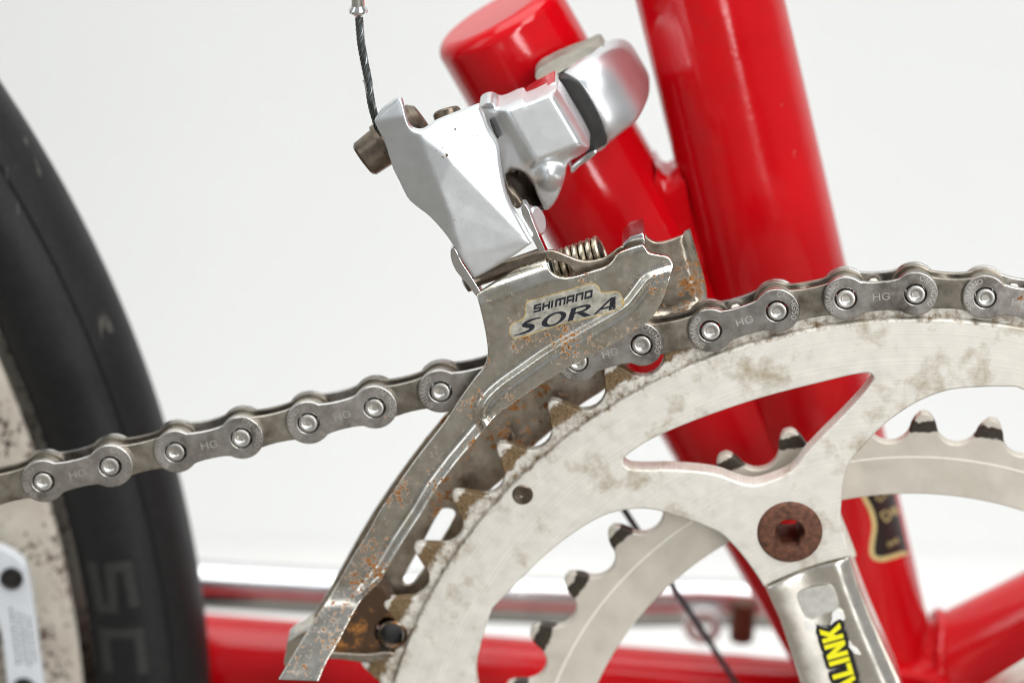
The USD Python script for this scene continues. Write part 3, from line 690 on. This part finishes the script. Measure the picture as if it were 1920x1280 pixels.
# outer links start at the pins at 80.6 (index 2), 328.6, ...
for i in range(len(PC)-1):
    a, b = PC[i], PC[i+1]
    if i % 2 == 0:
        pt = put('outer_plate', setup(plO, a, b), CHAINM, chain, smooth=40)
        put('outer_plate', setup(plO2, a, b), CHAINM, chain, smooth=40)
        put('plate_marking', setup(marks, a, b), MARK, chain, smooth=False)
    else:
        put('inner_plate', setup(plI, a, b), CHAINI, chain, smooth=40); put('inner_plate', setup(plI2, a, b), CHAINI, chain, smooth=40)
for i, p in enumerate(PC):
    put('pin', (pin[0]+p, pin[1]), PINM, chain, smooth=45); put('roller', (roller[0]+p, roller[1]), CHAINI, chain, smooth=40)

# ------------------------------------------------------------------ front derailleur
fd = thing('front_derailleur', 'silver front derailleur with rust spotted cage', None, bike)
# outer cage plate
YC = -7.2
oc = [(893, 552, 1), (903, 590), (912, 635), (914, 668), (906, 690), (888, 712), (862, 748), (835, 790), (800, 835), (772, 872), (742, 915), (713, 958), (690, 1000), (668, 1034), (631, 1098), (591, 1160), (566, 1200), (521, 1274, 1),
      (597, 1277, 1), (613, 1240), (634, 1205), (652, 1170), (677, 1126), (713, 1090), (724, 1070), (754, 1020), (790, 966), (817, 920), (858, 866), (894, 824), (930, 780), (990, 737), (1060, 692), (1130, 656), (1190, 621), (1222, 596), (1243, 562), (1255, 528), (1258, 514),
      (1262, 496), (1254, 483), (1237, 479), (1218, 474), (1207, 461), (1200, 461), (1170, 470), (1157, 477), (1150, 488), (1138, 500), (1112, 509), (1070, 521), (1048, 520), (1032, 509), (1024, 491), (1018, 470, 1)]
oc_s = spline(oc, 4)
ridge = spline([(1270, 500), (1240, 508), (1212, 520), (1194, 542), (1172, 569), (1137, 592), (1081, 624), (1025, 657), (972, 694), (931, 724), (905, 752), (897, 776), (905, 800), (925, 815)], 8, False)
ridge_c = np.vstack([ridge, [(960, 830), (1330, 640), (1330, 480)]]); ridgeP = Polygon(ridge_c).buffer(0)
rl = LineString(ridge)
bendA, bendB = np.array([893., 566.]), np.array([1260., 440.])
edge_line = LineString([(936, 772), (894, 824), (858, 866), (817, 920), (790, 966), (754, 1020), (724, 1070), (677, 1126)])
def outer_y(px):
    y = np.full(len(px), YC)
    pt = spoints(px)
    ins = contains_xy(ridgeP, px[:, 0], px[:, 1]); d = sdist(pt, rl); s = np.where(ins, d, -d)
    y -= 1.5*sstep((s+9)/18) - .35*np.exp(-((s-13)/4)**2)
    # rolled top
    n = np.array([(bendB-bendA)[1], -(bendB-bendA)[0]]); n /= np.linalg.norm(n)
    h = (px-bendA) @ n
    lim = 52*sstep((1046-px[:, 0])/30) + 30*sstep((px[:, 0]-1120)/20)
    t = np.clip((h + 14)/54, 0, 1.25)
    y += np.where(h > -14, 5.2*(1-np.sqrt(np.clip(1-np.minimum(t, .98)**2, 0, 1))), 0)
    # rolled right-hand edge of the tail
    de = sdist(pt, edge_line); y -= 1.9*sstep((27-de)/27)**1.3*sstep((px[:, 1]-775)/30)*sstep((1130-px[:, 1])/40)
    # tail flares outwards
    y -= np.clip(px[:, 1]-1085, 0, 400)**1.0*.042*sstep((px[:, 1]-1085)/60)
    return y
put('outer_cage_plate', formed(oc_s, outer_y, 1.1, .25, .5, yref=YC), CAGE, fd, smooth=50, label='rust spotted outer cage plate with badge')
# inner cage plate
YI = 5.6
ic = [(905, 700, 1), (1040, 560, 1), (1150, 500, 1), (1200, 455, 1), (1206, 438), (1215, 447), (1230, 455), (1246, 454), (1279, 442), (1286, 434), (1294, 431, 1), (1309, 484), (1320, 522), (1326, 559), (1322, 574), (1300, 586), (1256, 604), (1234, 606), (1215, 601, 1),
      (1180, 680, 1), (1142, 724), (1085, 762), (1040, 803), (997, 840), (952, 890), (912, 926), (885, 965), (878, 995), (866, 1018), (845, 1065), (832, 1100), (800, 1130), (772, 1165), (760, 1205), (712, 1225, 1), (640, 1216), (600, 1214), (560, 1216), (540, 1222, 1), (538, 1201, 1), (568, 1184), (620, 1100), (700, 960), (800, 820)]
ic_s = spline(ic, 3)
slot = spline([(840, 953), (852, 958), (852, 970), (824, 1018), (793, 1068), (772, 1093), (760, 1094), (757, 1083), (796, 1011), (827, 956)], 4)
hole = np.array([(734+27*math.cos(t), 1183+29*math.sin(t)) for t in np.linspace(0, 2*math.pi, 24, endpoint=False)])
rl2 = LineString([(1281, 436), (1296, 494), (1309, 546), (1316, 575)]); rl3 = LineString([(1210, 598), (1256, 598), (1300, 580), (1325, 570)])
def inner_y(px):
    pt = spoints(px); y = np.full(len(px), YI)
    y -= 0*y
    d = sdist(pt, rl2); side = px[:, 0] - np.interp(px[:, 1], [436, 575], [1281, 1316]); y += 2.6*sstep((side+3)/16)
    dd = sdist(pt, rl3); y -= 1.8*sstep((14-dd)/14)
    y -= np.clip(px[:, 1]-1085, 0, 400)*.012
    return y
put('inner_cage_plate', formed(ic_s, inner_y, 1.1, .22, .8, yref=YI, holes=(slot, hole)), INNER, fd, smooth=50, label='dark inner cage plate, rusted at its tail')
# bridge at the tail: rusty block and bent tab joining the plates
tb = [(702, 1098), (716, 1100), (735, 1126), (748, 1150), (752, 1160), (722, 1158), (708, 1170), (702, 1190), (716, 1212), (716, 1224), (640, 1222), (600, 1212), (625, 1190), (655, 1160), (680, 1122)]
put('tail_bridge', formed(spline(tb, 4), lambda px: np.full(len(px), -1.0), 5.5, .35, .9, smooth=3, yref=-1), RUSTED, fd, label='rust covered bridge at the tail of the cage')
lip = [(600, 1222), (640, 1224), (690, 1226), (730, 1222), (740, 1228), (715, 1238), (690, 1242), (640, 1236), (604, 1232)]
put('tail_tab', formed(spline(lip, 4), lambda px: np.full(len(px), -4.0), 7.5, .3, 1., yref=-4), INNER, fd)
tab2 = [(541, 1199), (569, 1182), (585, 1176), (575, 1200), (560, 1230), (545, 1250), (533, 1248), (536, 1222)]
put('tail_tab', formed(spline(tab2, 4), lambda px: np.full(len(px), -4.5), 6, .4, 1., yref=-4), CAGE, fd)
put('tail_spacer', lathe([(2.15, -1.2), (2.5, -1.7), (2.85, -1.4), (2.95, 3.0), (2.5, 3.2), (2.15, -1.2)], P1(737, 1184, 0), (0, 1, 0), 40), BOLTM, fd, label='hollow steel spacer ring at the cage tail')
put('tail_spacer', lathe([(2.1, .2), (2.5, .2), (2.5, 11), (2.1, 11), (2.1, .2)], P1(737, 1184, 0), (0, 1, 0), 40), DARK, fd)  # near-black liner added to darken the spacer hole
# top bridge of the cage at the right
tbp = [(1166, 470), (1170, 456), (1182, 444), (1206, 437), (1210, 452), (1208, 463)]
v, f = slab(Polygon(xz(tbp, -4)), -4, 5.4, .3); put('top_bridge', (v, f), CHROME, fd)
fr = [(1022, 474), (1036, 470), (1060, 478), (1085, 488), (1106, 490), (1135, 483), (1166, 462), (1174, 470), (1152, 490), (1122, 514), (1094, 520), (1076, 510), (1066, 498), (1045, 490), (1028, 488)]
v, f = formed(spline(fr, 4), lambda px: -3.9 + 0*px[:, 0], 1.0, .25, .7, yref=-3.9)
put('cage_back', (v, f), INNER, fd)
# badge and lettering
def on_plate(poly, t, L=1.2):
    out = []
    for g in getattr(poly, 'geoms', [poly]):
        if g.area < 1: continue
        g = g.simplify(.15)
        g2 = Polygon(xz(np.array(g.exterior.coords)[:-1], YC), [xz(np.array(r.coords)[:-1], YC) for r in g.interiors])
        v, f = refine(slab(g2, 0, .3, 0), L)
        px = proj(np.c_[v[:, 0], np.full(len(v), YC), v[:, 2]]); w = P(px, outer_y(px)); w[:, 1] += v[:, 1]*.5 - t; out.append((w, f))
    return cat(*out)
bg = Polygon(spline([(988, 568), (1010, 560), (1053, 548), (1081, 540), (1110, 532), (1120, 537), (1129, 549), (1157, 548), (1166, 558), (1168, 572), (1150, 582), (1125, 590), (1066, 603), (1020, 617), (967, 633), (958, 628), (960, 609), (984, 596)], 4))
put('badge_edge', on_plate(bg.buffer(1.8), .03), BADGE2, fd)
put('badge', on_plate(bg, .06), BADGE, fd, label='pale printed badge on the cage')
def st(l, w=.27): return unary_union([LineString(x).buffer(w/2, cap_style='flat', join_style='mitre') for x in l])
SH = {'S': (.95, st([[(1, .9), (.1, .9), (.1, .53), (.9, .47), (.9, .1), (0, .1)]])), 'H': (.95, st([[(.1, 0), (.1, 1)], [(.9, 0), (.9, 1)], [(.1, .5), (.9, .5)]])), 'I': (.3, st([[(.1, 0), (.1, 1)]])),
      'M': (1.3, st([[(.1, 0), (.1, .9), (1.25, .9), (1.25, 0)], [(.68, 0), (.68, .9)]])), 'A': (.98, st([[(.1, 0), (.1, .9), (.9, .9), (.9, 0)], [(.1, .38), (.9, .38)]])),
      'N': (.98, st([[(.1, 0), (.1, .9), (.9, .9), (.9, 0)]])), 'O': (1., st([[(.1, .1), (.1, .9), (.9, .9), (.9, .1), (.1, .1), (.1, .5)]]))}
x = 0; word = []
for c in 'SHIMANO':
    w, g = SH[c]; word.append(affinity.translate(g, x, 0)); x += w + .24
e1, e2, og = np.array([113., -30.])/x, np.array([1.5, -14.]), np.array([1000., 586.])
put('badge_lettering', on_plate(affinity.affine_transform(unary_union(word), [e1[0], e2[0], e1[1], e2[1], og[0], og[1]]), .10, .8), INK, fd)
def ell(cx, cy, a, b, rot=0): return affinity.translate(affinity.rotate(affinity.scale(Point(0, 0).buffer(1, 16), a, b), rot, origin=(0, 0)), cx, cy)
def brush(pts):
    p = spline([q[:2] for q in pts], 5, False); r = np.interp(np.linspace(0, 1, len(p)), np.linspace(0, 1, len(pts)), [q[2] for q in pts])
    c = [ell(a[0], a[1], k*1.5, k) for a, k in zip(p, r)]
    return unary_union([unary_union([a, b]).convex_hull for a, b in zip(c[:-1], c[1:])])
S_ = brush([(1.62, .93, .04), (1.2, .95, .07), (.7, .88, .10), (.48, .72, .12), (.8, .55, .14), (1.15, .40, .14), (1.22, .2, .12), (.8, .07, .09), (.3, .03, .05), (-.1, .05, .03)])
O_ = ell(.9, .5, .94, .53).difference(ell(.92, .5, .53, .40))
R_ = unary_union([Polygon([(0, 0), (.42, 0), (.42, 1), (0, 1)]), ell(.85, .73, .74, .28).union(sbox(.2, .45, .85, 1.0)).difference(ell(.85, .73, .36, .14).union(sbox(.42, .59, .85, .87))), Polygon([(.55, .5), (1.0, .5), (1.85, 0), (1.3, 0)])])
A_ = unary_union([Polygon([(0, 0), (.24, 0), (1.3, 1), (1.02, 1)]), Polygon([(1.18, 0), (1.72, 0), (1.42, 1), (1.05, 1)]), Polygon([(.4, .22), (1.4, .22), (1.4, .36), (.55, .36)])])
e1, e2, og = np.array([24.2, -6.5]), np.array([7.5, -25.]), np.array([966., 629.])
word = [affinity.translate(g, dx, 0) for g, dx in ((S_, 0.), (O_, 1.95), (R_, 4.05), (A_, 6.05))]
for g in word:
    put('badge_lettering', on_plate(affinity.affine_transform(g, [e1[0], e2[0], e1[1], e2[1], og[0], og[1]]), .10, .8), INK, fd)

# link body (outer parallelogram arm)
lk = [(702, 228, 1), (716, 208), (734, 194), (748, 186), (754, 192), (760, 218), (766, 236), (775, 245), (790, 247), (803, 240), (816, 231), (850, 217), (898, 199, 1), (906, 216), (916, 243), (933, 272), (938, 310), (945, 348), (955, 380), (972, 412), (992, 450), (997, 457, 1), (940, 496), (889, 523, 1), (868, 492), (852, 465), (830, 434), (804, 406), (778, 386), (764, 372), (748, 340), (737, 318), (722, 272), (710, 246)]
lk_s = spline(lk, 4)
LP = dict(a=(702, 228, -.6), b=(748, 186, -2.6), c=(760, 218, -3.9), d=(784, 252, -5.0), u=(722, 272, -1.3), t=(737, 318, -1.9), s=(764, 372, -2.8), r=(804, 406, -4.4), q=(830, 434, -5.5), v=(852, 465, -6.5), m=(889, 523, -6.6),
          w=(808, 318, -5.8), p=(822, 352, -6.25), x=(842, 404, -6.55), n=(862, 480, -6.8), o=(847, 300, -6.0), k=(992, 450, -6.6), l=(997, 457, -6.5), e=(816, 231, -4.0), f=(898, 199, .9), g=(906, 216, .5), h=(933, 272, -1.0), i=(945, 348, -4.1), j=(955, 380, -5.1))
link_y = trifield(LP, ['a b c', 'a c u', 'c d u', 'd w u', 'u w t', 'w p t', 't p s', 'p x s', 's x r', 'x q r', 'x n q', 'n v q', 'n m v', 'd e o', 'd o w', 'w o p', 'e f o', 'f g o', 'g h o', 'h i o', 'i j o', 'j k o', 'o k p', 'p k x', 'x k n', 'n k l', 'n l m', 'b c e', 'c d e'], 2.6,
                  lambda px: 2.2*sstep((10-np.abs((px[:, 0]-889)*.42+(px[:, 1]-523)*.91+0))/10)*0)
put('link_arm', formed(lk_s, link_y, 2.6, .45, .45, yref=-5), SILVER, fd, smooth=60, label='silver faceted outer link arm')
# clamp body
cb = [(898, 205), (918, 195), (938, 202), (978, 187), (986, 195), (1043, 168, 1), (1054, 182), (1070, 209), (1090, 243), (1105, 274), (1104, 281), (1090, 293), (1068, 306), (1062, 318), (1060, 332), (1054, 352), (1046, 372), (1037, 386), (1024, 396), (1016, 386), (1006, 366), (998, 343), (982, 326), (962, 320), (955, 322), (953, 372, 1), (940, 330), (930, 280), (905, 225)]
CP = dict(A=(950, 208, 5), B=(1034, 178, 5.2), C=(1089, 270, 5.2), D=(1004, 302, 5), a=(938, 200, 8), b=(978, 186, 8), c=(1043, 167, 8.2), d=(1073, 209, 8.6), e=(1093, 243, 8.6), f=(1109, 277, 8.6), g=(930, 212, 7.2), h=(958, 262, 7), i=(986, 314, 7),
          j=(898, 203, 8.6), k=(905, 222, 8.9), l=(930, 278, 8.6), m=(940, 330, 8.6), n=(953, 372, 8.8), o=(960, 320, 8.4), p=(998, 316, 6.6), q=(1062, 296, 6.8), r=(1100, 284, 8.2), s=(1062, 330, 7.2), t=(1046, 372, 7.6), u=(1022, 398, 8.0), v=(1004, 366, 7.6), w=(980, 326, 7.4))
CT = ['A B C', 'A C D', 'A a b', 'A b B', 'b c B', 'c d B', 'd e B', 'e C B', 'e f C', 'A g a', 'A h g', 'A D h', 'D i h', 'g j a', 'g k j', 'g h k', 'h l k', 'h m l', 'h i m', 'm i o', 'm o n', 'D p i', 'D C p', 'C q p', 'C f r', 'C r q', 'p q s', 'p s t', 'p t v', 't u v', 'p v w', 'p w i', 'i w o', 'r q s']
def boss(px):
    d = np.hypot(px[:, 0]-1031, px[:, 1]-329)/29; return -1.9*np.clip(1-d*d, 0, 1)**1.3
clamp_y = trifield(CP, CT, 2.6, boss)
put('clamp_body', formed(spline(cb, 4), clamp_y, 9., .7, .45, yref=7), SILVER, fd, smooth=60, label='silver clamp body with raised square face')
put('body_slot', formed(spline([(918, 226), (921, 229), (930, 248), (935, 260), (932, 260), (924, 244)], 3), lambda px: 7.0 + 0*px[:, 0], 2., .1, .5, yref=7), DARK, fd)  # near-black insert, the shade of the slot put into its colour
# near-black sheet painting the shade in the gap between body and clamp band
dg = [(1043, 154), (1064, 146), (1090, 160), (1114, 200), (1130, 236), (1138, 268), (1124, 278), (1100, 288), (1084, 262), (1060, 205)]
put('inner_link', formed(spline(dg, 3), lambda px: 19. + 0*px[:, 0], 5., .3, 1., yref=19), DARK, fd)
# clamp band
bd = [(1036, 150, 1), (1060, 133), (1088, 117), (1116, 104), (1140, 95), (1163, 91), (1181, 99), (1195, 119), (1207, 140), (1216, 158), (1218, 171), (1212, 194), (1193, 229), (1167, 251), (1142, 271), (1122, 286), (1110, 292), (1084, 312), (1072, 323, 1), (1066, 308, 1), (1090, 293), (1108, 281), (1122, 276), (1131, 268), (1133, 256), (1127, 232), (1112, 200), (1098, 176), (1086, 160), (1072, 150), (1056, 148), (1040, 158)]
def band_y(px):
    d = px - [1150, 184]; u = d @ [.87, -.5]; v = d @ [.5, .87]
    return 18.5 + 25*(1-np.sqrt(np.clip(1-(np.clip(u+42, 0, 117)/120)**2, 0, 1))) + 3.2*(np.abs(v)/82)**3.5
put('clamp_band', formed(spline(bd, 4), band_y, 8., .8, .6, yref=24), BANDM, fd, smooth=60, label='silver clamp band around the post')
ce = [(1003, 142), (1012, 128), (1030, 117), (1060, 103), (1100, 88), (1124, 78), (1132, 88), (1136, 96), (1110, 106), (1080, 120), (1050, 138), (1030, 152), (1008, 152)]
lines = [[(1003, 142, 25), (1030, 117, 27), (1060, 103, 28), (1100, 88, 30), (1124, 78, 33)], [(1008, 152, 22), (1050, 138, 22), (1110, 106, 25), (1136, 96, 29)]]
v, f = formed(spline(ce, 4), yfield(lines, 8, 4), 6., .5, .6, smooth=3, yref=24)
v[:, 1] += .5*(meshkit.noise(v*1.5, 5)-.5); put('band_edge', (v, f), CAST, fd, label='rough cast edge of the clamp')
pl = [(980, 190), (1030, 160), (1042, 156), (1046, 166), (990, 197), (984, 197)]
put('band_plate', formed(spline(pl, 4), lambda px: 12. + 0*px[:, 0], 9., .4, .8, yref=12), CHROME, fd)
pl = [(1070, 322), (1072, 312), (1108, 285), (1120, 284), (1112, 296), (1086, 314), (1074, 326)]
put('band_plate', formed(spline(pl, 4), lambda px: 16. + 0*px[:, 0], 8., .4, .8, yref=16), CHROME, fd)
# dark inside seen below the body, right ear and pivots
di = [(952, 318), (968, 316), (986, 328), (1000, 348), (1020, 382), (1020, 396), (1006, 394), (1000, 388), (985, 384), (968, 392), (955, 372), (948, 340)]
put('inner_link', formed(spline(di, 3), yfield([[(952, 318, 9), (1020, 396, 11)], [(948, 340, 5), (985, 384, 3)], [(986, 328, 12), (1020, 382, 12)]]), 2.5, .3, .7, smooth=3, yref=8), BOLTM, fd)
er = [(976, 391), (981, 381), (988, 385), (996, 402), (1003, 422), (1014, 447), (1023, 468), (1029, 482), (1024, 488), (1014, 476), (1001, 452), (990, 432), (981, 411)]
put('pivot_ear', slab(Polygon(xz(spline(er, 2), -3)), -3.6, -.4, .12), CHROME, fd)
pa = P1(1020, 470, -3) - P1(888, 516, -3); pa /= np.linalg.norm(pa)
put('pivot_pin', lathe([(0, -1.0), (2.4, -1.0), (2.75, -.6), (2.75, .4), (2.3, .8), (0, .8)], P1(1004, 415, 1.0), pa + np.array([.0, -.45, 0]), 32), SILVER, fd, label='pale round pivot pin head')
el = [(845, 468), (850, 461), (858, 470), (866, 488), (878, 506), (892, 528), (904, 548), (905, 557), (896, 555), (884, 540), (870, 522), (856, 506), (847, 486)]
put('pivot_ear', slab(Polygon(xz(spline(el, 2), -5)), -6, -2.8, .12), CHROME, fd)
put('pivot_pin', lathe([(0, 0), (1.5, 0), (1.5, 14.2), (0, 14.2)], P1(888, 524, -2.5), pa, 24), BOLTM, fd)
put('pivot_pin', lathe([(0, 0), (1.6, 0), (1.9, .3), (1.9, 1.2), (.8, 1.6), (0, 1.6)], P1(884, 525, -3), -pa, 24), BOLTM, fd)
# return spring
sp = []
for t in np.linspace(0, 7.4*2*math.pi, 380):
    c = P1(1036, 503, 1.4) + pa*t/(2*math.pi)*1.30
    u = np.cross(pa, [0, 1, 0]); w = np.array([0, 1, 0]) - pa*pa[1]
    sp.append(c + 2.55*(math.cos(t)*u + math.sin(t)*w))
put('pivot_pin', lathe([(0, 0), (1.8, 0), (1.8, 10), (0, 10)], P1(1034, 504, 1.4), pa, 24), DARK, fd)  # dark core added to close the white gaps between the coils
put('return_spring', tube(sp, .58, 10), BRASS, fd, label='brassy coil return spring')
# cable anchor bolt
ba = P1(713, 279, 4) - P1(680, 302, 4); ba /= np.linalg.norm(ba); ba = ba + np.array([0, .12, 0]); ba /= np.linalg.norm(ba)
hd = P1(681, 301, 5)
m = lathe([(0, .4), (1.6, .4), (1.6, 0), (3.1, 0), (3.55, .5), (3.75, 4.2), (3.75, 4.4), (4.3, 4.5), (4.3, 5.4), (2.4, 5.5), (2.4, 12.4), (0, 12.4)], hd, ba, 72)
put('anchor_bolt', m, BOLTM, fd, label='brown socket bolt clamping the cable')
put('anchor_nut', lathe([(0, 10.2), (3.3, 10.2), (3.6, 10.6), (3.6, 12.4), (2.6, 13.4), (0, 13.5)], hd, ba, 40), BOLTM, fd)
put('adjusting_screw', lathe([(0, 0), (2.6, 0), (2.6, 1.6), (2.3, 2.0), (.7, 2.0), (.6, 1.4), (0, 1.4)], P1(842, 226, 8), np.array([-.35, .5, 1.0]), 32), BOLTM, fd)

# ------------------------------------------------------------------ cables
cab = thing('shift_cable', 'twisted steel shift cable with a crimped ferrule', None, bike)
cl = spline([(668, -60), (672, 10), (674, 45), (677, 80), (683, 115), (690, 150), (694, 180), (699, 206), (705, 226), (712, 250)], 8, False)
yy = np.interp(cl[:, 1], [-60, 250], [2, 5]); cp = P(cl, yy)
tg = np.gradient(cp, axis=0); tg /= np.linalg.norm(tg, axis=1)[:, None]
s = np.r_[0, np.cumsum(np.linalg.norm(np.diff(cp, axis=0), axis=1))]
ss = np.linspace(0, s[-1], 260); cpf = np.array([np.interp(ss, s, cp[:, k]) for k in range(3)]).T; tgf = np.array([np.interp(ss, s, tg[:, k]) for k in range(3)]).T
uu = np.cross(tgf, [0, 1, 0]); uu /= np.linalg.norm(uu, axis=1)[:, None]; vv = np.cross(tgf, uu)
put('wire_strand', tube(cpf, .3, 8), CABLE, cab)
for k in range(7):
    a = ss*.95 + k*2*math.pi/7; put('wire_strand', tube(cpf + .52*(np.cos(a)[:, None]*uu + np.sin(a)[:, None]*vv), .24, 7), CABLE, cab)
fp = P1(672, 26, 2.4); fa = P1(670, -20, 2) - fp
put('ferrule', lathe([(0, -.4), (1.0, -.4), (1.7, .3), (1.75, .8), (1.2, 1.6), (1.15, 9), (0, 9)], fp, fa, 32), CHROME, cab)
put('frayed_wire', tube([P1(681, 150, 3.5), P1(684, 156, 3.3), P1(688, 176, 3.8)], .16, 8), CHROME, cab)
rc = [P1(1150, 925, 22), P1(1205, 1008, 26), P1(1262, 1100, 30), P1(1322, 1190, 36), P1(1380, 1280, 40), P1(1410, 1330, 42)]
put('gear_cable', tube(rc, .62, 16), BLACKC, bike, label='thin dark cable passing behind the chainrings')
